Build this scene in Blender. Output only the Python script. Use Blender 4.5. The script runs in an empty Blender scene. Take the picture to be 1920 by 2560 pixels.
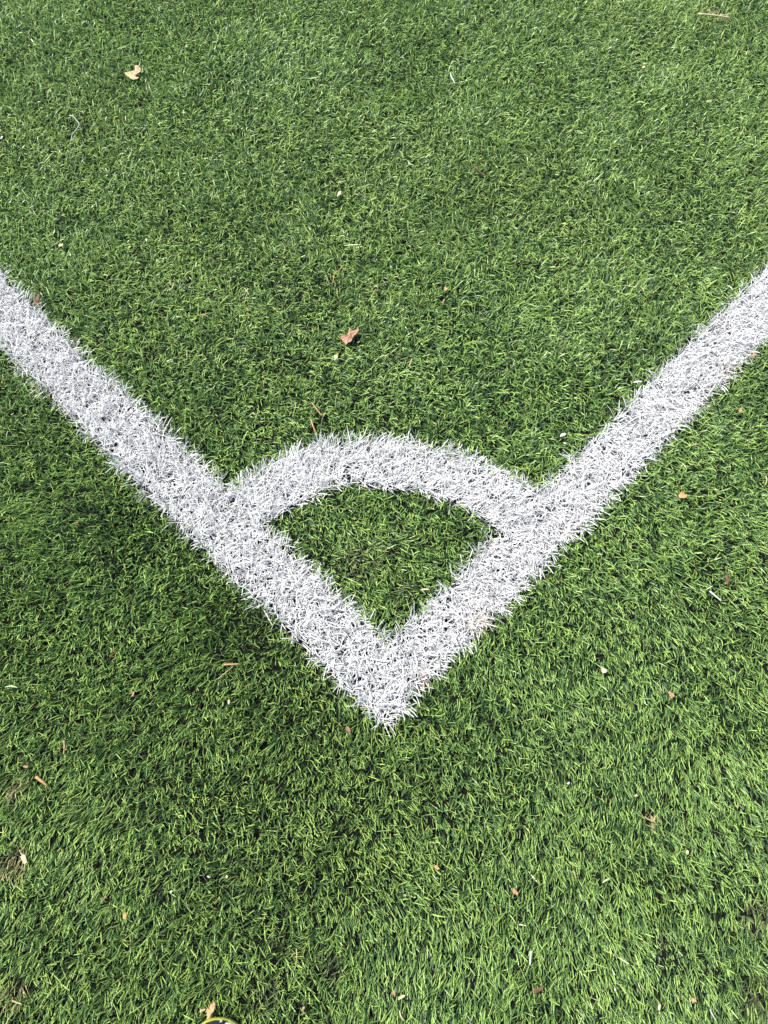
import bpy, bmesh, math, random
import numpy as np
from mathutils import Matrix, Vector

rng = np.random.default_rng(7)
random.seed(7)
S = bpy.context.scene
C = S.collection
R = math.radians

# ------------------------------------------------------------------ camera
PITCH, ROLL, FOC, HC = R(63.804), R(5.882), 1923.0, 1.2485
cp, sp, cr, sr = math.cos(PITCH), math.sin(PITCH), math.cos(ROLL), math.sin(ROLL)
R0 = Vector((1, 0, 0)); U0 = Vector((0, sp, cp)); F0 = Vector((0, cp, -sp))
right = cr * R0 + sr * U0
up = -sr * R0 + cr * U0
cam_d = bpy.data.cameras.new('camera')
cam = bpy.data.objects.new('camera', cam_d); C.objects.link(cam)
M = Matrix((right, up, -F0)).transposed().to_4x4()
M.translation = (0, 0, HC)
cam.matrix_world = M
cam_d.sensor_width = 36; cam_d.lens = 36 * FOC / 2560
cam_d.clip_start = 0.02; cam_d.clip_end = 2000
S.camera = cam


def at(px, py, z=0.0):
    """pixel of the 1920x2560 photograph -> point at height z on the pitch"""
    x, y = (px - 960) / FOC, -(py - 1280) / FOC
    d = x * right + y * up + F0
    t = (HC - z) / -d.z
    return Vector((d.x * t, d.y * t, z))


# ------------------------------------------------------------------ light
w = bpy.data.worlds.new('World'); S.world = w; w.use_nodes = True
nt = w.node_tree; bg = nt.nodes['Background']
sky = nt.nodes.new('ShaderNodeTexSky'); sky.sky_type = 'NISHITA'; sky.sun_disc = False
SUN_EL, SUN_AZ = R(56), R(-74)      # azimuth clockwise from +Y (forward); left and a little ahead
sky.sun_elevation = SUN_EL; sky.sun_rotation = SUN_AZ
nt.links.new(sky.outputs[0], bg.inputs[0]); bg.inputs[1].default_value = 0.10
sd = bpy.data.lights.new('sun', 'SUN'); sd.energy = 4.6; sd.angle = R(0.5); sd.color = (1, 0.965, 0.91)
sun = bpy.data.objects.new('sun', sd); C.objects.link(sun)
tosun = Vector((math.sin(SUN_AZ) * math.cos(SUN_EL), math.cos(SUN_AZ) * math.cos(SUN_EL), math.sin(SUN_EL)))
sun.rotation_euler = tosun.to_track_quat('Z', 'Y').to_euler()
S.view_settings.view_transform = 'Standard'; S.view_settings.look = 'None'
S.view_settings.exposure = 0.80; S.view_settings.gamma = 1


# ------------------------------------------------------------------ helpers
def tag(o, label=None, cat=None, group=None, kind=None):
    if label: o['label'] = label
    if cat: o['category'] = cat
    if group: o['group'] = group
    if kind: o['kind'] = kind
    return o


def new_obj(name, verts, faces, mat, parent=None, smooth=True):
    me = bpy.data.meshes.new(name)
    me.from_pydata([tuple(v) for v in verts], [], faces)
    me.update()
    if smooth:
        me.polygons.foreach_set('use_smooth', [True] * len(me.polygons))
    me.materials.append(mat)
    o = bpy.data.objects.new(name, me); C.objects.link(o)
    if parent is not None: o.parent = parent
    return o


def principled(name, col, rough=0.6, spec=0.4):
    m = bpy.data.materials.new(name); m.use_nodes = True
    b = m.node_tree.nodes['Principled BSDF']
    b.inputs['Base Color'].default_value = (*col, 1)
    b.inputs['Roughness'].default_value = rough
    b.inputs['Specular IOR Level'].default_value = spec
    return m, m.node_tree, b


def noise_mat(name, c1, c2, scale, rough=0.7, spec=0.3, bump=0.0, translucent=0.0):
    m, t, b = principled(name, c1, rough, spec)
    tc = t.nodes.new('ShaderNodeTexCoord')
    n = t.nodes.new('ShaderNodeTexNoise'); n.inputs['Scale'].default_value = scale; n.inputs['Detail'].default_value = 6
    n.inputs['Roughness'].default_value = 0.65
    t.links.new(tc.outputs['Object'], n.inputs['Vector'])
    r = t.nodes.new('ShaderNodeValToRGB')
    r.color_ramp.elements[0].position = 0.35; r.color_ramp.elements[0].color = (*c1, 1)
    r.color_ramp.elements[1].position = 0.65; r.color_ramp.elements[1].color = (*c2, 1)
    t.links.new(n.outputs['Fac'], r.inputs[0]); t.links.new(r.outputs[0], b.inputs['Base Color'])
    if bump:
        bp = t.nodes.new('ShaderNodeBump'); bp.inputs['Strength'].default_value = bump
        bp.inputs['Distance'].default_value = 0.002
        t.links.new(n.outputs['Fac'], bp.inputs['Height']); t.links.new(bp.outputs[0], b.inputs['Normal'])
    if translucent:
        tr = t.nodes.new('ShaderNodeBsdfTranslucent'); t.links.new(r.outputs[0], tr.inputs[0])
        mx = t.nodes.new('ShaderNodeMixShader'); mx.inputs[0].default_value = translucent
        out = t.nodes['Material Output']
        t.links.new(b.outputs[0], mx.inputs[1]); t.links.new(tr.outputs[0], mx.inputs[2])
        t.links.new(mx.outputs[0], out.inputs[0])
    return m


def blade_mat(name, rough, spec, transl):
    m, t, b = principled(name, (1, 1, 1), rough, spec)
    a = t.nodes.new('ShaderNodeAttribute'); a.attribute_name = 'yarn'
    t.links.new(a.outputs['Color'], b.inputs['Base Color'])
    tr = t.nodes.new('ShaderNodeBsdfTranslucent'); t.links.new(a.outputs['Color'], tr.inputs[0])
    mx = t.nodes.new('ShaderNodeMixShader'); mx.inputs[0].default_value = transl
    t.links.new(b.outputs[0], mx.inputs[1]); t.links.new(tr.outputs[0], mx.inputs[2])
    t.links.new(mx.outputs[0], t.nodes['Material Output'].inputs[0])
    return m


def vnoise(x, y, scale, seed):
    """smooth value noise in -1..1, feature size = scale (metres)"""
    g = np.random.default_rng(seed).uniform(-1, 1, (256, 256))
    u = x / scale + 1000.37; v = y / scale + 1000.71
    i = np.floor(u).astype(int); j = np.floor(v).astype(int)
    fu = u - i; fv = v - j
    fu = fu * fu * (3 - 2 * fu); fv = fv * fv * (3 - 2 * fv)
    i0, i1, j0, j1 = i % 256, (i + 1) % 256, j % 256, (j + 1) % 256
    return (g[i0, j0] * (1 - fu) + g[i1, j0] * fu) * (1 - fv) + (g[i0, j1] * (1 - fu) + g[i1, j1] * fu) * fv


# ------------------------------------------------------------------ where the white turf lies
def fit_line(pts):
    P = np.array([tuple(at(*p))[:2] for p in pts]); c = P.mean(0)
    d = np.linalg.svd(P - c)[2][0]
    return c, np.array([-d[1], d[0]])


def fit_circle(pts):
    P = np.array([tuple(at(*p))[:2] for p in pts])
    A = np.c_[2 * P, np.ones(len(P))]
    s = np.linalg.lstsq(A, (P ** 2).sum(1), rcond=None)[0]
    return s[:2], math.sqrt(s[2] + s[0] ** 2 + s[1] ** 2)


Lin = [(0, 672), (200, 864), (447, 1098), (790, 1432), (855, 1472), (895, 1512), (939, 1563)]
Lout = [(0, 885), (189, 1078), (500, 1350), (700, 1588), (787, 1668), (877, 1747)]
Rin = [(1920, 644), (1851, 725), (1774, 794), (1712, 868), (1639, 925), (1565, 999), (1473, 1095), (1376, 1172), (1094, 1458), (1054, 1505), (1015, 1555)]
Rout = [(1920, 844), (1847, 929), (1782, 987), (1735, 1045), (1681, 1111), (1600, 1176), (1508, 1278), (1434, 1357), (1388, 1403), (1299, 1488), (1206, 1588), (1120, 1675), (1047, 1725)]
Ao = [(573, 1227), (600, 1200), (660, 1160), (775, 1110), (891, 1093), (1026, 1103), (1141, 1126), (1257, 1176), (1331, 1215)]
Ai = [(694, 1308), (794, 1253), (871, 1219), (960, 1230), (1064, 1250), (1153, 1277), (1221, 1331)]
inside = np.array(tuple(at(960, 1400)))[:2]       # a point in the little sector


def oriented(pts, toward):
    c, n = fit_line(pts)
    if (toward - c) @ n < 0: n = -n
    return c, n


E_li, E_lo = oriented(Lin, inside), oriented(Lout, inside)
E_ri, E_ro = oriented(Rin, inside), oriented(Rout, inside)
arc_co, arc_ro = fit_circle(Ao)
arc_ci, arc_ri = fit_circle(Ai)
print('arc', arc_co, arc_ro, arc_ci, arc_ri)


def sd_edge(e, P): return (P - e[0]) @ e[1]




def polar(c, pts):
    Q = np.array([tuple(at(*p))[:2] for p in pts]) - c
    a = np.arctan2(Q[:, 1], Q[:, 0]); o = np.argsort(a)
    return a[o], np.hypot(*Q.T)[o]


pa_o, pr_o = polar(arc_co, Ao)
pa_i, pr_i = polar(arc_co, Ai)
INSET = 0.0075


def white_zone(P, wob):
    """0 green, 1 left line, 2 right line, 3 arc"""
    lo, li, ro, ri = (sd_edge(e, P) + 0 for e in (E_lo, E_li, E_ro, E_ri))
    o = INSET + wob
    inL = (lo > o) & (li < -o) & (ro > o)
    inR = (ro > o) & (ri < -o) & (lo > o) & ~inL
    rho = np.hypot(*(P - arc_co).T); ang = np.arctan2(P[:, 1] - arc_co[1], P[:, 0] - arc_co[0])
    do = rho - np.interp(ang, pa_o, pr_o)
    di = rho - np.interp(ang, pa_i, pr_i)
    inA = (do < -o) & (di > o) & (li >= -o) & (ri >= -o)
    z = np.zeros(len(P), int)
    z[inL] = 1; z[inR] = 2; z[inA] = 3
    return z


# ------------------------------------------------------------------ the ground sheet
g_mat, t, b = principled('turf_backing', (0.012, 0.013, 0.011), 0.95, 0.1)
geo = t.nodes.new('ShaderNodeNewGeometry')
n1 = t.nodes.new('ShaderNodeTexVoronoi'); n1.inputs['Scale'].default_value = 700
t.links.new(geo.outputs['Position'], n1.inputs['Vector'])
rr = t.nodes.new('ShaderNodeValToRGB')
rr.color_ramp.elements[0].color = (0.002, 0.0025, 0.002, 1); rr.color_ramp.elements[1].color = (0.011, 0.012, 0.011, 1)
t.links.new(n1.outputs['Color'], rr.inputs[0])
n2 = t.nodes.new('ShaderNodeTexNoise'); n2.inputs['Scale'].default_value = 260; n2.inputs['Detail'].default_value = 5
t.links.new(geo.outputs['Position'], n2.inputs['Vector'])
r2 = t.nodes.new('ShaderNodeValToRGB')
r2.color_ramp.elements[0].position = 0.35; r2.color_ramp.elements[0].color = (0.012, 0.03, 0.01, 1)
r2.color_ramp.elements[1].position = 0.7; r2.color_ramp.elements[1].color = (0.09, 0.19, 0.045, 1)
t.links.new(n2.outputs['Fac'], r2.inputs[0])
ln = t.nodes.new('ShaderNodeVectorMath'); ln.operation = 'LENGTH'; t.links.new(geo.outputs['Position'], ln.inputs[0])
mr = t.nodes.new('ShaderNodeMapRange'); mr.inputs[1].default_value = 2.8; mr.inputs[2].default_value = 4.2
t.links.new(ln.outputs['Value'], mr.inputs[0])
mx = t.nodes.new('ShaderNodeMix'); mx.data_type = 'RGBA'
t.links.new(mr.outputs[0], mx.inputs['Factor']); t.links.new(rr.outputs[0], mx.inputs['A']); t.links.new(r2.outputs[0], mx.inputs['B'])
t.links.new(mx.outputs['Result'], b.inputs['Base Color'])
bp = t.nodes.new('ShaderNodeBump'); bp.inputs['Strength'].default_value = 0.8; bp.inputs['Distance'].default_value = 0.001
t.links.new(n1.outputs['Distance'], bp.inputs['Height']); t.links.new(bp.outputs[0], b.inputs['Normal'])
q = 400
ground = new_obj('ground', [(-q, -q, 0), (q, -q, 0), (q, q, 0), (-q, q, 0)], [(0, 1, 2, 3)], g_mat, smooth=False)
tag(ground, 'dark backing and rubber crumb beneath the turf', 'ground', kind='structure')

# ------------------------------------------------------------------ litter table (used first to press the blades down)
# type, name, label, category, pixel path, size px, colour key
LITTER = []
def zc(x0, y0, s, pts): return [(x0 + x / s, y0 + y / s) for x, y in pts]


def add(typ, name, label, cat, path, w=6, col='tan', **k):
    LITTER.append(dict(typ=typ, name=name, label=label, cat=cat, path=path, w=w, col=col, **k))


# leaves with a traced outline (their own size and thickness on the turf)
LEAF_A = zc(200, 100, 5.53, [(620, 462), (700, 432), (757, 425), (768, 398), (752, 370), (800, 363), (852, 395), (838, 432), (800, 462), (762, 482), (768, 500), (818, 520), (792, 542), (765, 568), (738, 560), (700, 530), (660, 497)])
LEAF_B = zc(700, 680, 5.53, [(832, 898), (868, 870), (928, 862), (955, 783), (985, 802), (1020, 806), (1082, 793), (1088, 832), (1062, 876), (1022, 910), (1008, 942), (1002, 972), (942, 992), (915, 1008), (885, 976), (862, 932)])
LEAF_C = zc(440, 2360, 5.53, [(422, 908), (466, 880), (498, 788), (538, 798), (552, 850), (522, 930), (492, 970), (462, 1042), (433, 1042), (424, 970)])
LEAF_D = zc(440, 2360, 5.53, [(333, 878), (372, 902), (412, 893), (372, 936), (336, 946)])
LEAF_E = zc(1280, 640, 2.592, [(1076, 1550), (1098, 1528), (1116, 1526), (1121, 1545), (1137, 1555), (1115, 1577), (1088, 1571)])
LEAF_F = zc(0, 600, 2.592, [(216, 420), (226, 385), (246, 356), (260, 352), (256, 380), (240, 420)])


def leaf(name, label, outline, col, **k):
    cx = sum(p[0] for p in outline) / len(outline); cy = sum(p[1] for p in outline) / len(outline)
    w = max(max(p[0] for p in outline) - min(p[0] for p in outline), max(p[1] for p in outline) - min(p[1] for p in outline))
    add('leaf', name, label, 'leaf', [(cx, cy)], w * .8, col, outline=outline, **k)


leaf('dry_leaf', 'pale tan hook shaped dry leaf lying alone towards the top left corner', LEAF_A, 'tan', z=.016)
leaf('dry_leaf', 'wrinkled pinkish brown dry leaf lying above the corner arc', LEAF_B, 'brown', z=.016)
leaf('dry_leaf', 'narrow orange tan dry leaf against the toe of the shoe', LEAF_C, 'tanleaf', z=.018)
leaf('dry_leaf', 'small olive tan leaf scrap left of the leaf at the shoe', LEAF_D, 'straw', z=.015)
leaf('dry_leaf', 'small ragged tan leaf right of the goal line outside the corner', LEAF_E, 'tanleaf', z=.016)
leaf('dry_leaf', 'reddish brown leaf sliver standing at the upper edge of the left line', LEAF_F, 'redbrown', z=.019)

F, ST, BL = 'flake', 'stick', 'ribbon'
# sticks, needles, straws
add(ST, 'wood_stick', 'thick orange stick lying slanted near the left edge of the photo', 'stick', [(90, 1942), (119, 1965)], 8, 'orange', z=.016)
add(ST, 'wood_stick', 'thin orange stick lying level on dark grass below the left line', 'stick', [(561, 1661.5), (598, 1660)], 5, 'orange', z=.016)
add(ST, 'straw_stalk', 'long cream straw stalk lying near the top right corner', 'straw', [(1747, 35), (1785, 38), (1826, 44)], 5, 'cream', z=.0165)
add(ST, 'straw_stalk', 'pale green straw stalk slanting in the upper right grass', 'straw', [(1484, 454), (1509, 431)], 4, 'palegreen', z=.016)
add(ST, 'straw_stalk', 'hair thin tan straw beneath the level orange stick', 'straw', [(544, 1698), (562, 1683), (583, 1666)], 2.2, 'straw', z=.0155)
add(ST, 'straw_stalk', 'short upright whitish straw in the lower right grass', 'straw', [(1328, 2378), (1326, 2395), (1325, 2413)], 5, 'white', z=.016)
add(ST, 'straw_stalk', 'white straw slanting on the grass at the right edge below the goal line', 'straw', [(1774, 1478), (1789, 1490), (1803, 1502)], 5, 'white', z=.016)
add(ST, 'straw_stalk', 'short pale straw beside the dark patch above the arc', 'straw', [(1030, 898), (1022, 917)], 3.5, 'straw', z=.016)
add(ST, 'straw_stalk', 'curly yellow straw right of a small dark hole at lower right', 'straw', [(1612, 2042), (1622, 2049), (1634, 2052), (1638, 2040)], 3, 'straw', z=.016)
add(ST, 'straw_stalk', 'pale straw slanting near the bottom right corner', 'straw', [(1775, 2524), (1782, 2538), (1790, 2551)], 3, 'white', z=.016)
add(ST, 'straw_stalk', 'thin pale straw standing out near the bottom left of centre', 'straw', [(741, 2372), (742, 2390), (740, 2412)], 2.6, 'straw', z=.016)
add(ST, 'straw_stalk', 'pale yellow straw flat in the bottom left corner', 'straw', [(30, 2502), (44, 2507), (54, 2510)], 4, 'straw', z=.016)
add(ST, 'straw_stalk', 'short yellow straw in the grass right of the left line', 'straw', [(611, 720), (617, 728), (623, 737)], 3, 'straw', z=.016)
add(ST, 'straw_stalk', 'faint yellow straw standing at the right edge below the goal line', 'straw', [(1915, 1190), (1917, 1201), (1913, 1212)], 3, 'straw', z=.016)
add(ST, 'straw_stalk', 'vertical tan straw in the lower right grass right of centre', 'straw', [(1434, 2176), (1437, 2186), (1440, 2197)], 3, 'straw', z=.016)
add(ST, 'pine_needle', 'reddish pine needle in the upper grass right of centre', 'needle', [(1183, 415), (1198, 428), (1216, 443)], 3, 'redbrown', z=.0155)
add(ST, 'pine_needle', 'tan pine needle slanting high above the left end of the arc', 'needle', [(780, 1007), (791, 1022), (805, 1040)], 3.5, 'orange', z=.0155)
add(ST, 'pine_needle', 'short orange pine needle just above the left end of the arc', 'needle', [(777, 1049), (782, 1063), (788, 1079)], 4.5, 'orange', z=.016)
add(ST, 'pine_needle', 'orange pine needle lying nearly level inside the left line', 'needle', [(501, 788), (511, 786), (522, 782)], 3, 'orange', z=.0155)
add(ST, 'pine_needle', 'bent brown pine needle straight above the pinkish brown leaf', 'needle', [(857, 665), (848, 676), (837, 684), (832, 708)], 3, 'orange', z=.0155)
add(ST, 'pine_needle', 'bent brown needle on the dark grass left of the orange sticks', 'needle', [(290, 1625), (285, 1633), (277, 1640), (290, 1642)], 3, 'redbrown', z=.0155)
add(ST, 'pine_needle', 'curved cream needle tip inside the left line', 'needle', [(423, 726), (430, 721), (434, 711)], 4, 'cream', z=.0155)
add(ST, 'pine_needle', 'faint brown needle outside the goal line opposite the arc', 'needle', [(1728, 1115), (1740, 1112), (1752, 1106)], 3, 'brownneedle', z=.0155)
add(ST, 'pine_needle', 'yellow brown forked needle at the bottom edge right of the shoe', 'needle', [(999, 2527), (1002, 2540), (1009, 2552)], 4, 'cream', z=.0155)
add(ST, 'wood_stick', 'short pinkish twig standing in the left grass above the thick stick', 'stick', [(160, 1852), (161, 1868), (159, 1886)], 4.5, 'pink', z=.016)
add(ST, 'wood_stick', 'short pink twig right of the bent needle on dark grass', 'stick', [(334, 1729), (333, 1742)], 5, 'pink', z=.0155)
# loose fibres
add(ST, 'loose_fibre', 'long bent white fibre lying below the pale tan leaf at upper left', 'fibre', [(174, 288), (183, 291), (190, 299), (198, 312), (188, 327), (180, 338), (177, 353)], 2.0, 'white', z=.0155)
add(BL, 'loose_fibre', 'short white curved fibre in the upper grass right of centre', 'fibre', [(1126, 180), (1128, 190), (1133, 200), (1138, 209)], 4, 'white', z=.016)
add(BL, 'loose_fibre', 'pale fibre lying level in the top grass left of centre', 'fibre', [(768, 196), (783, 195), (798, 191)], 4, 'palegreen', z=.016)
add(BL, 'loose_fibre', 'pale green fibre lying level across the middle of the upper grass', 'fibre', [(860, 614), (880, 612), (902, 611)], 4, 'palegreen', z=.016)
add(BL, 'loose_fibre', 'white fibre lying against the inner edge of the goal line', 'fibre', [(1583, 956), (1594, 954), (1606, 953)], 6, 'white', z=.018)
add(BL, 'loose_fibre', 'pale curved fibre inside the upper end of the goal line', 'fibre', [(1817, 713), (1826, 717), (1832, 726)], 5, 'palegreen', z=.016)
add(BL, 'loose_fibre', 'cream fibre at the inner right edge of the corner sector', 'fibre', [(1051, 1475), (1062, 1473), (1074, 1474)], 5, 'cream', z=.016)
add(BL, 'loose_fibre', 'pale fibre in the upper middle grass above the reddish needle', 'fibre', [(1019, 401), (1025, 409), (1036, 414)], 4, 'palegreen', z=.016)
add(BL, 'loose_fibre', 'straight thin pale fibre left of the bent white fibre', 'fibre', [(108, 408), (120, 395), (131, 383)], 2.6, 'palegreen', z=.016)
add(BL, 'loose_fibre', 'pale fibre slanting in the lower right grass above the dark bare patch', 'fibre', [(1506, 2207), (1516, 2200), (1526, 2196)], 4.5, 'palegreen', z=.016)
add(BL, 'loose_fibre', 'pale blade lying flat near the left edge among dark grass', 'fibre', [(12, 1718), (28, 1715), (44, 1719)], 4, 'palegreen', z=.016)
# seeds, petals, flakes
add(F, 'seed_husk', 'white oval seed husk inside the goal line near the arc', 'seed', [(1407, 1087)], 15, 'white', asp=.5, rot=.35)
add(F, 'seed_husk', 'small white seed below the oval husk by the goal line', 'seed', [(1412, 1108)], 8, 'white', asp=.5, rot=-.3)
add(F, 'seed_husk', 'cream upright seed on dark grass below the level orange stick', 'seed', [(572, 1755)], 13, 'cream', asp=.45, rot=1.5)
add(F, 'petal', 'pale cream round petal near the left edge of the upper grass', 'petal', [(152, 613)], 13, 'cream', asp=.85, rot=.2)
add(F, 'petal', 'cream petal just below the pinkish brown leaf', 'petal', [(839, 893)], 13, 'cream', asp=.8, rot=.9)
add(F, 'petal', 'cream fleck in the upper grass left of the reddish needle', 'petal', [(848, 484)], 13, 'cream', asp=.6, rot=.9, rag=.4)
add(F, 'petal', 'cream petal with tan tip below the goal line at right', 'petal', [(1511, 1677)], 17, 'pinkcream', asp=.65, rot=-.3, rag=.3)
add(F, 'petal', 'pink tan petal lower right of the cream petal', 'petal', [(1679, 1737)], 18, 'pink', asp=.65, rot=-.9, rag=.35)
add(F, 'petal', 'cream upright petal above the dark bare patch at lower right', 'petal', [(1718, 2131)], 13, 'cream', asp=.6, rot=1.6)
add(F, 'petal', 'pale pink upright petal near the bottom right corner', 'petal', [(1649, 2517)], 17, 'pinkcream', asp=.5, rot=1.4)
add(F, 'petal', 'tan pointed petal in the lower left grass', 'petal', [(312, 2289)], 17, 'tanleaf', asp=.55, rot=1.4)
add(F, 'petal', 'pale yellow petal in the lower right grass left of a dark hole', 'petal', [(1590, 1989)], 9, 'cream', asp=.7, rot=.4)
add(F, 'leaf_fragment', 'orange leaf fragment in the lower grass right of centre', 'leaf fragment', [(1288, 2230)], 21, 'orangeleaf', asp=.5, rot=-.7, rag=.35)
add(F, 'leaf_fragment', 'red brown frayed leaf fragment near the bottom right of centre', 'leaf fragment', [(1349, 2474)], 24, 'redbrown', asp=.8, rot=.6, rag=.6)
add(F, 'leaf_fragment', 'orange leaf crumb near the bottom edge right of the shoe', 'leaf fragment', [(985, 2482)], 14, 'orangeleaf', asp=.55, rot=1.9, rag=.4)
add(F, 'leaf_fragment', 'yellow tan leaf crumb just right of the orange crumb near the bottom edge', 'leaf fragment', [(1003, 2493)], 15, 'cream', asp=.5, rot=.5, rag=.5)
add(F, 'leaf_fragment', 'red brown leaf fragment at the right edge below the goal line', 'leaf fragment', [(1818, 1446)], 22, 'redbrown', asp=.5, rot=1.8, rag=.5)
add(F, 'leaf_fragment', 'brown orange leaf fragment just below the tip of the white corner', 'leaf fragment', [(871, 1825)], 20, 'orangebrown', asp=.5, rot=1.9, rag=.4)
add(F, 'leaf_fragment', 'tan leaf fragment in the lower middle grass', 'leaf fragment', [(1090, 2168)], 16, 'tanleaf', asp=.6, rot=-.8, rag=.5)
add(F, 'leaf_fragment', 'cream leaf crumb in the lower middle grass left of the tan fragment', 'leaf fragment', [(1012, 2239)], 10, 'cream', asp=.7, rot=.2, rag=.3)
add(F, 'leaf_fragment', 'tan crumb at the right among the middle grass above the arc', 'leaf fragment', [(1114, 723)], 12, 'orangeleaf', asp=.6, rot=1.4, rag=.4)
add(F, 'leaf_fragment', 'tiny tan crumb directly below another crumb above the arc', 'leaf fragment', [(1109, 751)], 11, 'tanleaf', asp=.4, rot=1.2, rag=.4)
add(F, 'leaf_fragment', 'tiny red crumb right of the bent needle above the brown leaf', 'leaf fragment', [(941, 727)], 10, 'redbrown', asp=.6, rot=.3, rag=.4)
add(F, 'leaf_fragment', 'dark brown sliver at the inner edge of the left line', 'leaf fragment', [(187, 847)], 15, 'darkbrown', asp=.45, rot=1.0, rag=.3)
add(F, 'leaf_fragment', 'orange crumb under the outer edge of the goal line at right', 'leaf fragment', [(1885, 888)], 14, 'orangeleaf', asp=.6, rot=1.2, rag=.4)
add(F, 'leaf_fragment', 'yellow tan crumb in the grass beyond the goal line at the right edge', 'leaf fragment', [(1851, 1026)], 16, 'tanleaf', asp=.6, rot=.8, rag=.5)
add(F, 'leaf_fragment', 'reddish crumb at the left edge above the thick orange stick', 'leaf fragment', [(64, 1917)], 11, 'orangeleaf', asp=.6, rot=.1, rag=.3)
add(F, 'leaf_fragment', 'pale shredded leaf in dead grass at the lower left edge', 'leaf fragment', [(58, 2142)], 26, 'cream', asp=.4, rot=-1.2, rag=.65)
add(F, 'leaf_fragment', 'red brown shred in the left grass below the orange sticks', 'leaf fragment', [(192, 1307)], 14, 'redbrown', asp=.5, rot=.8, rag=.5)
add(F, 'leaf_fragment', 'pink sliver near the bottom edge between shoe and orange crumb', 'leaf fragment', [(758, 2522)], 13, 'pink', asp=.5, rot=1.3, rag=.4)
add(F, 'leaf_fragment', 'yellow tan shred near the bottom right corner', 'leaf fragment', [(1733, 2501)], 16, 'tanleaf', asp=.5, rot=-.9, rag=.6)
add(F, 'leaf_fragment', 'brown shred in the lower left grass left of the tan petal', 'leaf fragment', [(262, 2244)], 13, 'orangebrown', asp=.4, rot=1.3, rag=.4)
for (x, y, lb) in ((521, 2192, 'left one of two white specks in the lower left grass'), (567, 2192, 'cream speck right of a white speck in the lower left grass'),
                   (428, 2229, 'pale speck in the lower left grass below two brighter specks'), (1538, 2475, 'white speck near the bottom right of the red brown fragment'),
                   (1421, 1958, 'white speck in the lower right grass right of centre'), (1609, 168, 'pale yellow speck in the upper right grass'),
                   (4, 344, 'white speck at the very left edge of the upper grass'), (366, 600, 'pale speck below the tan leaf in the upper left grass')):
    add(F, 'seed_speck', lb, 'speck', [(x, y)], 8, 'cream' if 'cream' in lb or 'yellow' in lb else 'white', asp=.6, rot=x * 1.0)


press = []          # x, y, radius: blades here are bent low so that what lies on them shows
for it in LITTER:
    P = [at(*p) for p in it['path']]
    rad = it['w'] / 2 / 1500
    for a_, b_ in zip(P, P[1:] if len(P) > 1 else P):
        n = max(1, int((b_ - a_).length / 0.006))
        for k in range(n + 1):
            p = a_.lerp(b_, k / n) if n else a_
            press.append((p.x, p.y, rad + 0.001, it.get('z', 0.0135)))

SHOE_TIP = at(566, 2546, 0.022)
SHOE_YAW = R(7)
for k in range(12):
    d = Vector((math.sin(SHOE_YAW), -math.cos(SHOE_YAW)))
    p = Vector((SHOE_TIP.x, SHOE_TIP.y)) + d * (0.042 + k * 0.019)
    press.append((p.x, p.y, 0.042, 0.006))

# worn places: x, y, radius, kind
WORN = [(*at(1658, 2385).xy, 0.030, 'bare'), (*at(1612, 2033).xy, 0.008, 'bare'), (*at(52, 2110).xy, 0.013, 'bare'),
        (*at(1702, 2201).xy, 0.009, 'bare'), (*at(990, 890).xy, 0.02, 'dull'), (*at(1655, 2340).xy, 0.022, 'dull'),
        (*at(50, 1960).xy, 0.03, 'straw'), (*at(40, 2150).xy, 0.035, 'straw'), (*at(1793, 38).xy, 0.045, 'straw'),
        (*at(30, 2480).xy, 0.035, 'straw'), (*at(1890, 2290).xy, 0.05, 'dull'), (*at(1020, 1470).xy, 0.04, 'dull'),
        (*at(660, 2480).xy, 0.04, 'dull'), (*at(830, 2400).xy, 0.035, 'dull'), (*at(1190, 1548).xy, 0.024, 'stain'),
        (*at(1830, 930).xy, 0.02, 'stain'), (*at(1060, 1700).xy, 0.018, 'stain'), (*at(330, 55).xy, 0.05, 'bare2'),
        (*at(900, 1400).xy, 0.075, 'dull'), (*at(1620, 2035).xy, 0.02, 'straw'),
        (*at(360, 340).xy, 0.012, 'bare'), (*at(1890, 2480).xy, 0.05, 'dull'), (*at(700, 2350).xy, 0.03, 'dull')]


# ------------------------------------------------------------------ blades
def scatter(poly_fn, box, dens, tuft):
    """stitched tufts: centres on jittered rows, several blades each"""
    x0, x1, y0, y1 = box
    step = math.sqrt(tuft / dens)
    nx, ny = int((x1 - x0) / step) + 1, int((y1 - y0) / step) + 1
    gx, gy = np.meshgrid(x0 + np.arange(nx) * step, y0 + np.arange(ny) * step)
    T = np.c_[gx.ravel(), gy.ravel()] + rng.uniform(-.55, .55, (nx * ny, 2)) * step
    T = T[poly_fn(T)]
    k = rng.integers(tuft - 2, tuft + 3, len(T))
    idx = np.repeat(np.arange(len(T)), k)
    P = T[idx] + rng.normal(0, step * 0.40, (len(idx), 2))
    tr = rng.normal(0, 1, (len(T), 2))[idx]
    tone = rng.uniform(0, 1, len(T))[idx]
    return P, tr, tone


corners = [at(0, 0), at(1920, 0), at(1920, 2560), at(0, 2560)]
CX = np.array([c.x for c in corners]); CY = np.array([c.y for c in corners])


def dist_out(P):
    """how far outside the seen quadrilateral (negative inside)"""
    d = np.full(len(P), -9.0)
    for i in range(4):
        ax, ay, bx, by = CX[i], CY[i], CX[(i + 1) % 4], CY[(i + 1) % 4]
        L = math.hypot(bx - ax, by - ay)
        nx, ny = -(by - ay) / L, (bx - ax) / L        # left normal: outside for this clockwise order
        d = np.maximum(d, (P[:, 0] - ax) * nx + (P[:, 1] - ay) * ny)
    return d


NEAR, FAR = 0.30, 1.6
box_n = (CX.min() - .35, CX.max() + .35, CY.min() - .35, CY.max() + .35)
box_f = (CX.min() - FAR, CX.max() + FAR, CY.min() - FAR, CY.max() + FAR)


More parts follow.
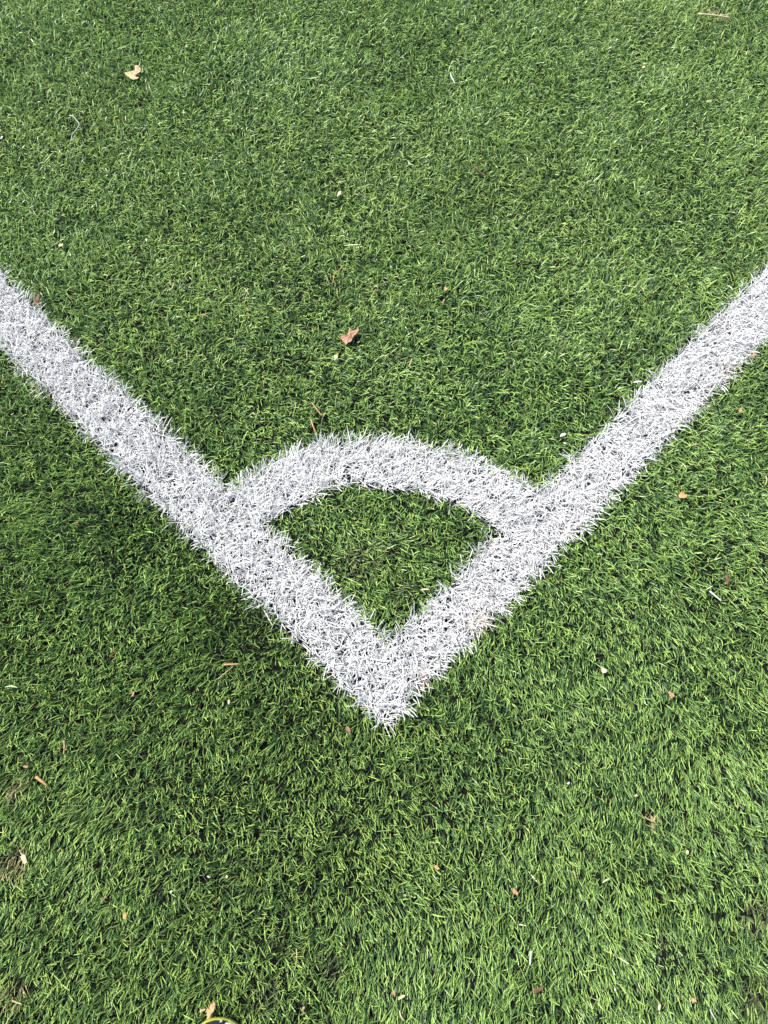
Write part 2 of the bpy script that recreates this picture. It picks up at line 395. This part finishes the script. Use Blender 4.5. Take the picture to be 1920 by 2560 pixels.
def build_blades(P, lean, length, width, col, segs=3, curl=0.5, wig=0.16):
    n = len(P)
    mag = np.hypot(lean[:, 0], lean[:, 1]) + 1e-6
    az = lean / mag[:, None]
    th = np.arctan(mag)
    t0 = th * (1 - curl); t1 = np.minimum(th * (1 + curl), R(102))
    side0 = np.c_[-az[:, 1], az[:, 0], np.zeros(n)]
    tw = rng.normal(0, 0.75, n)
    V = np.empty((n, segs + 1, 2, 3), np.float32)
    p = np.c_[P, np.full(n, -0.001)]
    bend = rng.normal(0, 1, n) * wig
    for s in range(segs + 1):
        f = s / segs
        a = t0 + (t1 - t0) * f
        # azimuth drifts a little along the blade
        ca, sa = np.cos(bend * f * 2), np.sin(bend * f * 2)
        ax, ay = az[:, 0] * ca - az[:, 1] * sa, az[:, 0] * sa + az[:, 1] * ca
        tang = np.c_[ax * np.sin(a), ay * np.sin(a), np.cos(a)]
        if s: p = p + tang * (length / segs)[:, None]
        sd_ = np.c_[-ay, ax, np.zeros(n)]
        nb = np.cross(tang, sd_)
        side = sd_ * np.cos(tw)[:, None] + nb * np.sin(tw)[:, None]
        wd = width * (1.0 if s < segs else 0.62) * 0.5
        p[:, 2] = np.maximum(p[:, 2], -0.001 + 0.002 * (s > 0))
        V[:, s, 0] = p - side * wd[:, None]
        V[:, s, 1] = p + side * wd[:, None]
    cols = np.repeat(col[:, None, :], (segs + 1) * 2, 1).reshape(-1, 3)
    base = (np.arange(n) * (segs + 1) * 2)[:, None, None]
    qd = np.array([[2 * s, 2 * s + 1, 2 * s + 3, 2 * s + 2] for s in range(segs)])[None]
    return V.reshape(-1, 3), (base + qd).reshape(-1), cols


def blade_object(name, batches, mat):
    vs, fs, cs, off = [], [], [], 0
    for V, Fc, col in batches:
        vs.append(V); fs.append(Fc + off); cs.append(col); off += len(V)
    V = np.concatenate(vs); Fc = np.concatenate(fs).astype(np.int32); col = np.concatenate(cs)
    me = bpy.data.meshes.new(name)
    me.vertices.add(len(V)); me.vertices.foreach_set('co', V.astype(np.float32).ravel())
    me.loops.add(len(Fc)); me.loops.foreach_set('vertex_index', Fc)
    nf = len(Fc) // 4
    me.polygons.add(nf)
    me.polygons.foreach_set('loop_start', np.arange(nf, dtype=np.int32) * 4)
    me.polygons.foreach_set('use_smooth', np.ones(nf, bool))
    a = me.attributes.new('yarn', 'FLOAT_COLOR', 'POINT')
    a.data.foreach_set('color', np.c_[col, np.ones(len(col))].astype(np.float32).ravel())
    me.update(calc_edges=True)
    me.materials.append(mat)
    o = bpy.data.objects.new(name, me); C.objects.link(o)
    print(name, nf, 'faces')
    return o


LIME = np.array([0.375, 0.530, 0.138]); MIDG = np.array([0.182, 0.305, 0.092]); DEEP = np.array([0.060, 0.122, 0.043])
STRAW = np.array([0.42, 0.38, 0.19]); DULL = np.array([0.150, 0.170, 0.082])


def green_cols(P, tone):
    n = len(P)
    u = rng.uniform(0, 1, n) + 0.10 * vnoise(P[:, 0], P[:, 1], 0.10, 31) + 0.10 * (tone - .5)
    c = np.where((u > 0.52)[:, None], LIME, np.where((u > 0.14)[:, None], MIDG, DEEP))
    c = c * rng.uniform(0.78, 1.22, n)[:, None]
    warm = vnoise(P[:, 0], P[:, 1], 0.35, 41)
    c[:, 0] *= 1 + 0.035 * warm
    return c


UPRIGHT = [(*at(330, 1330).xy, .15), (*at(560, 1600).xy, .15), (*at(760, 1850).xy, .14), (*at(900, 2080).xy, .10), (*at(1640, 2250).xy, .05)]


def lean_green(P, tr, amt):
    n = len(P)
    far = np.clip((P[:, 1] - 0.35) / 0.7, 0, 1)          # the nap changes from combed to trodden
    b = np.zeros((n, 2)); b[:, 1] = -0.95 + 0.75 * far
    b[:, 1] -= 0.35 * np.clip(P[:, 0] / 0.4, -.4, 1) * (1 - far)
    k = 1 + 0.5 * far
    b[:, 0] += k * (0.38 * vnoise(P[:, 0], P[:, 1], 0.17, 1) + 0.33 * vnoise(P[:, 0], P[:, 1], 0.055, 2))
    b[:, 1] += k * (0.38 * vnoise(P[:, 0], P[:, 1], 0.17, 3) + 0.33 * vnoise(P[:, 0], P[:, 1], 0.055, 4))
    v = b + tr * 0.30 * amt + rng.normal(0, 1, (n, 2)) * ((0.50 + 0.40 * far) * amt)[:, None]
    up_ = np.zeros(n)                                     # places where the pile still stands upright
    for x, y, r in UPRIGHT: up_ = np.maximum(up_, np.exp(-((P[:, 0] - x) ** 2 + (P[:, 1] - y) ** 2) / r ** 2))
    return v * (1 - 0.30 * up_)[:, None]


def apply_wear(P, col, length, lean, white):
    for (x, y, r, k) in WORN:
        d = np.hypot(P[:, 0] - x, P[:, 1] - y) / r
        f = np.clip(1.25 - d, 0, 1) * rng.uniform(0.3, 1, len(P))
        if k == 'stain':
            if white: col[:] = col * (1 - f[:, None] * np.array([0.16, 0.27, 0.42]) * 0.8)
        elif not white:
            if k == 'bare':
                length[:] = length * (1 - 0.72 * np.clip(1.2 - d, 0, 1))
            elif k == 'bare2':
                length[:] = length * (1 - 0.35 * np.clip(1.2 - d, 0, 1))
            elif k == 'dull':
                s = f > 0.62; col[s] = DULL * rng.uniform(.6, 1.5, s.sum())[:, None]
            elif k == 'straw':
                s = f > 0.55; col[s] = STRAW * rng.uniform(.5, 1.3, s.sum())[:, None]
    for (x, y, r, z) in press:
        d = np.hypot(P[:, 0] - x, P[:, 1] - y)
        s = d < r + 0.004
        if s.any():
            zt = length[s] / np.sqrt(1 + (lean[s] ** 2).sum(1))
            length[s] *= np.minimum(1, max(z - 0.003, 0.002) / zt)


green_b, white_b = [], {1: [], 2: [], 3: []}
for zone in ('near', 'far'):
    if zone == 'near':
        dens, tuft, wmul, box, segs = 122000, 7, 1.0, box_n, 3
        fn = lambda P: dist_out(P) < NEAR
    else:
        dens, tuft, wmul, box, segs = 11000, 6, 2.3, box_f, 2
        fn = lambda P: (dist_out(P) >= NEAR) & (dist_out(P) < FAR)
    P, tr, tone = scatter(fn, box, dens, tuft)
    wob = 0.003 * vnoise(P[:, 0], P[:, 1], 0.02, 11) + 0.002 * vnoise(P[:, 0], P[:, 1], 0.008, 12)
    z = white_zone(P, wob)
    # ---- green
    s = z == 0
    Pg, tg, og = P[s], tr[s], tone[s]
    lean = lean_green(Pg, tg, 1.0)
    L = np.clip(rng.normal(0.0183, 0.0040, len(Pg)), 0.007, 0.032)
    L *= 1 + 0.12 * vnoise(Pg[:, 0], Pg[:, 1], 0.09, 21)
    W = rng.uniform(0.0008, 0.00142, len(Pg)) * wmul
    col = green_cols(Pg, og)
    low = rng.uniform(0, 1, len(Pg)) < 0.36                 # shorter blades beneath; the shade down in the pile is painted deep green
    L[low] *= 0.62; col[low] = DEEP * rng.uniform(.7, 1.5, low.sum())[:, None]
    apply_wear(Pg, col, L, lean, False)
    far = np.clip((Pg[:, 1] - 0.25) / 0.7, 0, 1)
    W *= 1 + 0.25 * far
    keep = rng.uniform(0, 1, len(Pg)) > 0.26 * far
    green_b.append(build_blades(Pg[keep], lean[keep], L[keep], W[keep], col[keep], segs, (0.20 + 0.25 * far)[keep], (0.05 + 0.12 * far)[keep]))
    # ---- white
    for k in (1, 2, 3):
        s = z == k
        if not s.any(): continue
        keep = rng.uniform(0, 1, s.sum()) < 0.74
        Pw, tw_ = P[s][keep], tr[s][keep]
        n = len(Pw)
        bias = {1: (0.15, -0.15), 2: (0.30, -0.50), 3: (0.30, 0.05)}[k]
        if k == 3:
            rel = (Pw - arc_co) / arc_ro
            bias = np.c_[0.55 + 0.55 * rel[:, 0], -0.55 * rel[:, 0] + 0.25]
        lean = np.array(bias) + tw_ * 0.55 + rng.normal(0, 0.98, (n, 2))
        lean[:, 0] += 0.3 * vnoise(Pw[:, 0], Pw[:, 1], 0.05, 51)
        lean[:, 1] += 0.3 * vnoise(Pw[:, 0], Pw[:, 1], 0.05, 52)
        L = np.clip(rng.normal(0.0250, 0.005, n), 0.010, 0.038)
        W = rng.uniform(0.0011, 0.0018, n) * wmul
        col = np.array([0.85, 0.845, 0.835]) * rng.uniform(0.84, 1.0, n)[:, None]
        apply_wear(Pw, col, L, lean, True)
        white_b[k].append(build_blades(Pw, lean, L, W, col, segs, 0.42, 0.10))

gm = blade_mat('green_yarn', 0.40, 0.55, 0.25)
wm = blade_mat('white_yarn', 0.5, 0.4, 0.34)
grass = blade_object('grass', green_b, gm)
tag(grass, 'short green artificial grass of two toned blades over dark crumb', 'grass', kind='stuff')
for k, nm, lb in ((1, 'touch_line', 'white turf line running from the left edge down to the corner tip'),
                  (2, 'goal_line', 'white turf line running from the right edge down to the corner tip'),
                  (3, 'corner_arc', 'short curved white turf arc joining the two straight lines')):
    o = blade_object(nm, white_b[k], wm)
    tag(o, lb, 'line marking', 'white turf markings of the pitch corner')

COLS = {'tan': ((.60, .46, .27), (.44, .31, .16)), 'tanleaf': ((.58, .37, .18), (.42, .24, .11)), 'brown': ((.50, .29, .19), (.28, .14, .085)),
        'orange': ((.56, .36, .15), (.38, .21, .09)), 'orangeleaf': ((.52, .33, .18), (.36, .20, .10)), 'orangebrown': ((.34, .19, .10), (.18, .09, .05)),
        'cream': ((.62, .55, .34), (.50, .42, .24)), 'pinkcream': ((.72, .52, .38), (.66, .58, .42)), 'white': ((.66, .67, .60), (.50, .52, .44)),
        'straw': ((.58, .50, .26), (.42, .34, .15)), 'palegreen': ((.52, .62, .32), (.40, .52, .22)), 'redbrown': ((.20, .10, .055), (.10, .05, .03)),
        'pink': ((.58, .35, .24), (.38, .21, .14)), 'darkbrown': ((.12, .07, .04), (.05, .03, .02)), 'brownneedle': ((.32, .22, .10), (.22, .14, .06))}
LM = {}


def lmat(key):
    if key not in LM:
        LM[key] = noise_mat('dry_' + key, COLS[key][0], COLS[key][1], 130, 0.62, 0.3, 0.5, 0.12)
    return LM[key]


def sheet(name, outline, z, mat, seed, rough_amp, thick=0.0005, parent=None):
    """outline in photo pixels -> a thin curled sheet lying at height z"""
    r = np.random.default_rng(seed)
    bm = bmesh.new()
    P = [at(x, y, z) for x, y in outline]
    c = sum(P, Vector()) / len(P)
    vs = [bm.verts.new(p - c) for p in P]
    f = bm.faces.new(vs)
    bmesh.ops.triangulate(bm, faces=[f])
    bmesh.ops.subdivide_edges(bm, edges=bm.edges[:], cuts=3, use_grid_fill=True)
    bmesh.ops.triangulate(bm, faces=bm.faces[:])
    rad = max(p.length for p in (q_ - c for q_ in P))
    tilt = r.normal(0, .10, 2)
    xy = np.array([[v.co.x, v.co.y] for v in bm.verts])
    dz = rough_amp * (vnoise(xy[:, 0], xy[:, 1], rad * .55, seed) + .5 * vnoise(xy[:, 0], xy[:, 1], rad * .25, seed + 1))
    jag = 0.03 * rad
    for v, d in zip(bm.verts, dz):
        e = v.co.length / rad
        v.co.z += d * (.35 + e) + tilt[0] * v.co.x + tilt[1] * v.co.y + rough_amp * .9 * e * e
        if v.is_boundary: v.co.x += r.normal(0, jag); v.co.y += r.normal(0, jag)
    bmesh.ops.recalc_face_normals(bm, faces=bm.faces[:])
    bm.verts.index_update()
    if sum(f_.normal.z for f_ in bm.faces) < 0: bmesh.ops.reverse_faces(bm, faces=bm.faces[:])
    top = [v.co.copy() for v in bm.verts]; nv = len(top)
    fc = [tuple(v.index for v in f_.verts) for f_ in bm.faces]
    rim = [(l.vert.index, l.link_loop_next.vert.index) for e in bm.edges if e.is_boundary for l in e.link_loops]
    bm.free()
    fc += [tuple(i + nv for i in f_[::-1]) for f_ in fc] + [(a + nv, b_ + nv, b_, a) for a, b_ in rim]
    me = bpy.data.meshes.new(name)
    me.from_pydata(top + [v - Vector((0, 0, thick)) for v in top], [], fc); me.update()
    me.polygons.foreach_set('use_smooth', [True] * len(me.polygons))
    me.materials.append(mat)
    o = bpy.data.objects.new(name, me); C.objects.link(o); o.location = c
    return o


def tube_mesh(pts, rads, sides=7, flat=1.0):
    V, Fc = [], []
    for i, p in enumerate(pts):
        tg = (pts[min(i + 1, len(pts) - 1)] - pts[max(i - 1, 0)]).normalized()
        sx = tg.cross(Vector((0, 0, 1)))
        sx = sx.normalized() if sx.length > 1e-5 else Vector((1, 0, 0))
        sz = sx.cross(tg)
        for k in range(sides):
            a = 2 * math.pi * k / sides
            V.append(p + rads[i] * (math.cos(a) * sx + flat * math.sin(a) * sz))
    for i in range(len(pts) - 1):
        for k in range(sides):
            Fc.append((i * sides + k, i * sides + (k + 1) % sides, (i + 1) * sides + (k + 1) % sides, (i + 1) * sides + k))
    Fc.append(tuple(range(sides))[::-1]); Fc.append(tuple((len(pts) - 1) * sides + k for k in range(sides)))
    return V, Fc


def smooth_path(P, n):
    if len(P) == 2:
        return [P[0].lerp(P[1], i / n) for i in range(n + 1)]
    out = []
    Q = [P[0] * 2 - P[1]] + P + [P[-1] * 2 - P[-2]]
    for i in range(1, len(Q) - 2):
        for k in range(n):
            t_ = k / n; a, b_, c_, d_ = Q[i - 1:i + 3]
            out.append(0.5 * ((2 * b_) + (c_ - a) * t_ + (2 * a - 5 * b_ + 4 * c_ - d_) * t_ ** 2 + (3 * b_ - a - 3 * c_ + d_) * t_ ** 3))
    return out + [P[-1]]


GROUPS = {'dry_leaf': 'dry leaves on the turf', 'leaf_fragment': 'leaf fragments on the turf', 'petal': 'fallen petals on the turf', 'seed_speck': 'pale specks in the turf',
          'seed_husk': 'seed husks on the turf', 'pine_needle': 'pine needles on the turf', 'straw_stalk': 'straw stalks on the turf', 'wood_stick': 'small sticks on the turf',
          'loose_fibre': 'loose fibres on the turf'}
for i, it in enumerate(LITTER):
    z = it.get('z', .0143); mat = lmat(it['col']); rs = np.random.default_rng(100 + i)
    if it['typ'] == 'leaf':
        o = sheet(it['name'], it['outline'], z, mat, 200 + i, 0.0042 if 'wrinkled' in it['label'] else 0.0024)
        if it['label'].startswith('wrinkled'):
            for pth in ([(855, 846), (866, 840), (876, 836), (888, 829)], [(868, 853), (872, 846), (876, 836)], [(880, 850), (879, 842), (876, 836), (874, 826)]):
                V, Fc = tube_mesh([at(*p, z + .0042) - o.location for p in pth], [.00045, .0005, .0005, .0003][:len(pth)], 6)
                new_obj('vein', V, Fc, lmat('redbrown'), o)
    elif it['typ'] == 'flake':
        cx, cy = it['path'][0]; n = 11; rag = it.get('rag', .12); pts = []
        for k in range(n):
            a = 2 * math.pi * k / n
            r_ = it['w'] / 2 * (1 + rs.uniform(-rag, rag))
            x, y = r_ * math.cos(a), r_ * math.sin(a) * it.get('asp', .7)
            ca, sa = math.cos(it['rot']), math.sin(it['rot'])
            pts.append((cx + x * ca + y * sa, cy - x * sa + y * ca))
        o = sheet(it['name'], pts, z, mat, 300 + i, 0.0011 if it['w'] > 9 else .0005)
    else:
        P = [at(*p, z + rs.uniform(-.0006, .0012)) for p in it['path']]
        Q = smooth_path(P, 5)
        ppm = FOC / ((P[0] - Vector((0, 0, HC))).dot(F0))
        r_ = it['w'] / 2 / ppm
        if it['typ'] == 'stick':
            V, Fc = tube_mesh(Q, [r_ * (1.0 - .35 * k / len(Q)) * rs.uniform(.9, 1.1) for k in range(len(Q))], 8)
        else:
            V, Fc = tube_mesh(Q, [r_ * min(1, .35 + 1.6 * min(k, len(Q) - 1 - k) / len(Q)) for k in range(len(Q))], 8, .22)
        c = sum(Q, Vector()) / len(Q)
        o = new_obj(it['name'], [v - c for v in V], Fc, mat); o.location = c
    tag(o, it['label'], it['cat'], GROUPS[it['name']])

# ------------------------------------------------------------------ the shoe whose toe reaches into the picture
shoe = bpy.data.objects.new('sports_shoe', None); C.objects.link(shoe)
shoe.location = (SHOE_TIP.x, SHOE_TIP.y, 0.0); shoe.rotation_euler = (0, 0, -SHOE_YAW)
shoe.empty_display_size = .05
tag(shoe, 'black sports shoe with white print and lime yellow rim at the bottom edge', 'shoe')
SW = [(0, .004), (.003, .0165), (.008, .0255), (.016, .0335), (.03, .041), (.055, .0465), (.085, .048), (.12, .043), (.16, .036), (.20, .0345), (.235, .033), (.26, .026), (.272, .014), (.276, .003)]
SH = [(0, .030), (.003, .036), (.010, .042), (.03, .050), (.06, .057), (.09, .066), (.12, .078), (.15, .092), (.18, .092), (.22, .086), (.26, .092), (.276, .088)]


def interp(T, s): return float(np.interp(s, [a for a, _ in T], [b_ for _, b_ in T]))


SS = np.concatenate([np.linspace(0, .06, 70) ** 1.0, np.linspace(.0625, .276, 60)])
NA = 64


def upper_pt(s, a, off=0.0):
    wd, h = interp(SW, s) - .0012 * min(1, s / .01), interp(SH, s)
    wd = max(wd, .001)
    zb = .018
    ca, sa = math.cos(a), max(math.sin(a), 0.0)
    x = (wd + off) * math.copysign(abs(ca) ** .75, ca)
    zz = zb + (h - zb + off) * sa ** .7
    if s > .150 and abs(ca) < .62:            # the opening for the foot
        k = min(1, (s - .150) / .006) * min(1, max(0, (.266 - s) / .006)) * min(1, (.62 - abs(ca)) / .08)
        zz = zz * (1 - k) + .034 * k
    return Vector((x, -s - .0012 * (1 - min(1, s / .02)), zz))


def grid_faces(n, m): return [(i * m + j, (i + 1) * m + j, (i + 1) * m + j + 1, i * m + j + 1) for i in range(n - 1) for j in range(m - 1)]


blackm = noise_mat('shoe_black', (.012, .012, .014), (.022, .022, .025), 900, .48, .4, .25)
limem = noise_mat('shoe_lime', (.34, .36, .05), (.22, .24, .04), 160, .45, .4, .1)
whitem = noise_mat('shoe_white', (.80, .80, .82), (.66, .66, .68), 300, .5, .4, .1)
V = [upper_pt(s, math.pi * j / (NA - 1)) for s in SS for j in range(NA)]
upper = new_obj('upper', V, grid_faces(len(SS), NA), blackm, shoe)
# sole with a rolled edge; the toe rim turns up
n = 48
sv, sf = [], []
side = [(s, interp(SW, s)) for s in np.concatenate([np.linspace(0, .05, 22), np.linspace(.06, .276, 26)])]
loop = [(x, -s) for s, x in side] + [(-x, -s) for s, x in side[::-1]]
rings = [(.003, .90), (.005, .97), (.014, .985), (.021, .985), (.0235, .965), (.024, .90)]
for z, sc_ in rings:
    for x, y in loop:
        lift = .006 * max(0, 1 + y / .05)
        sv.append(Vector((x * sc_ + (.0016 * math.copysign(1, x)) * (sc_ - .9) / .13, (y + .10) * (1 + (sc_ - 1) * .5) - .10 + .0012 * (sc_ > .95), z + lift)))
nl = len(loop)
for i in range(len(rings) - 1):
    for k in range(nl):
        sf.append((i * nl + k, i * nl + (k + 1) % nl, (i + 1) * nl + (k + 1) % nl, (i + 1) * nl + k))
sf.append(tuple(range(nl))[::-1]); sf.append(tuple((len(rings) - 1) * nl + k for k in range(nl)))
new_obj('sole', sv, sf, limem, shoe)
# white print on the toe, a thin film following the upper
Mw = Matrix.Translation(shoe.location) @ Matrix.Rotation(-SHOE_YAW, 4, 'Z')


def proj(p):
    d = p - Vector((0, 0, HC)); zf = d.dot(F0)
    return 960 + FOC * d.dot(right) / zf, 1280 - FOC * d.dot(up) / zf


def in_poly(x, y, poly):
    c = False
    for (x1, y1), (x2, y2) in zip(poly, poly[1:] + poly[:1]):
        if (y1 > y) != (y2 > y) and x < (x2 - x1) * (y - y1) / (y2 - y1) + x1: c = not c
    return c


PRINTS = [zc(440, 2360, 5.53, p) for p in (
    [(602, 1088), (610, 1050), (640, 1022), (692, 1016), (690, 1032), (655, 1050), (628, 1080)],
    [(742, 1030), (800, 1016), (836, 1024), (860, 1062), (852, 1108), (830, 1102), (815, 1066), (780, 1046)],
    [(676, 1108), (698, 1084), (716, 1096), (738, 1078), (752, 1092), (776, 1080), (804, 1092), (850, 1130), (800, 1150), (780, 1180), (730, 1150), (690, 1160)],
    [(560, 1160), (600, 1120), (640, 1150), (620, 1210), (650, 1260), (600, 1280), (570, 1220)],
    [(860, 1150), (905, 1180), (925, 1250), (890, 1300), (870, 1240), (840, 1200)])]
for poly in PRINTS:
    xs = np.linspace(.001, .075, 110); an = np.linspace(.12, math.pi - .12, 120)
    G = [[upper_pt(s, a, .0007) for a in an] for s in xs]
    vid, V, Fc = {}, [], []
    for i in range(len(xs) - 1):
        for j in range(len(an) - 1):
            cpt = Mw @ ((G[i][j] + G[i + 1][j + 1]) / 2)
            x, y = proj(cpt)
            x += 1.2 * math.sin(y * 1.9 + x); y += 1.0 * math.sin(x * 1.7)
            if in_poly(x, y, poly):
                ids = []
                for a_, b_ in ((i, j), (i + 1, j), (i + 1, j + 1), (i, j + 1)):
                    if (a_, b_) not in vid: vid[(a_, b_)] = len(V); V.append(G[a_][b_] + Vector((0, .0004, .0006)))
                    ids.append(vid[(a_, b_)])
                Fc.append(tuple(ids))
    if Fc: new_obj('print', V, Fc, whitem, upper)
# tongue, laces, heel tab
V = [Vector((x * (.016 + .004 * (s - .09) / .07), -s, interp(SH, s) + .003 - .004 * abs(x) ** 2)) for s in np.linspace(.085, .158, 14) for x in np.linspace(-1, 1, 9)]
tongue = new_obj('tongue', V, grid_faces(14, 9), noise_mat('shoe_grey', (.03, .03, .032), (.05, .05, .055), 500, .8, .2, .3), shoe)
for k, s in enumerate((.092, .106, .120, .134)):
    P = [Vector((x * .024, -s - .006 * x * (-1) ** k, interp(SH, s) + .0062 - .006 * x * x)) for x in np.linspace(-1, 1, 11)]
    V, Fc = tube_mesh(P, [.0026] * 11, 8, .5)
    new_obj('lace', V, Fc, limem, shoe)
P = [Vector((math.cos(a) * .021, -.262 - math.sin(a) * .012, .088 + .002 * math.sin(a))) for a in np.linspace(.1, math.pi - .1, 15)]
V, Fc = tube_mesh(P, [.003] * 15, 8, 1.6)
new_obj('heel_tab', V, Fc, limem, shoe)
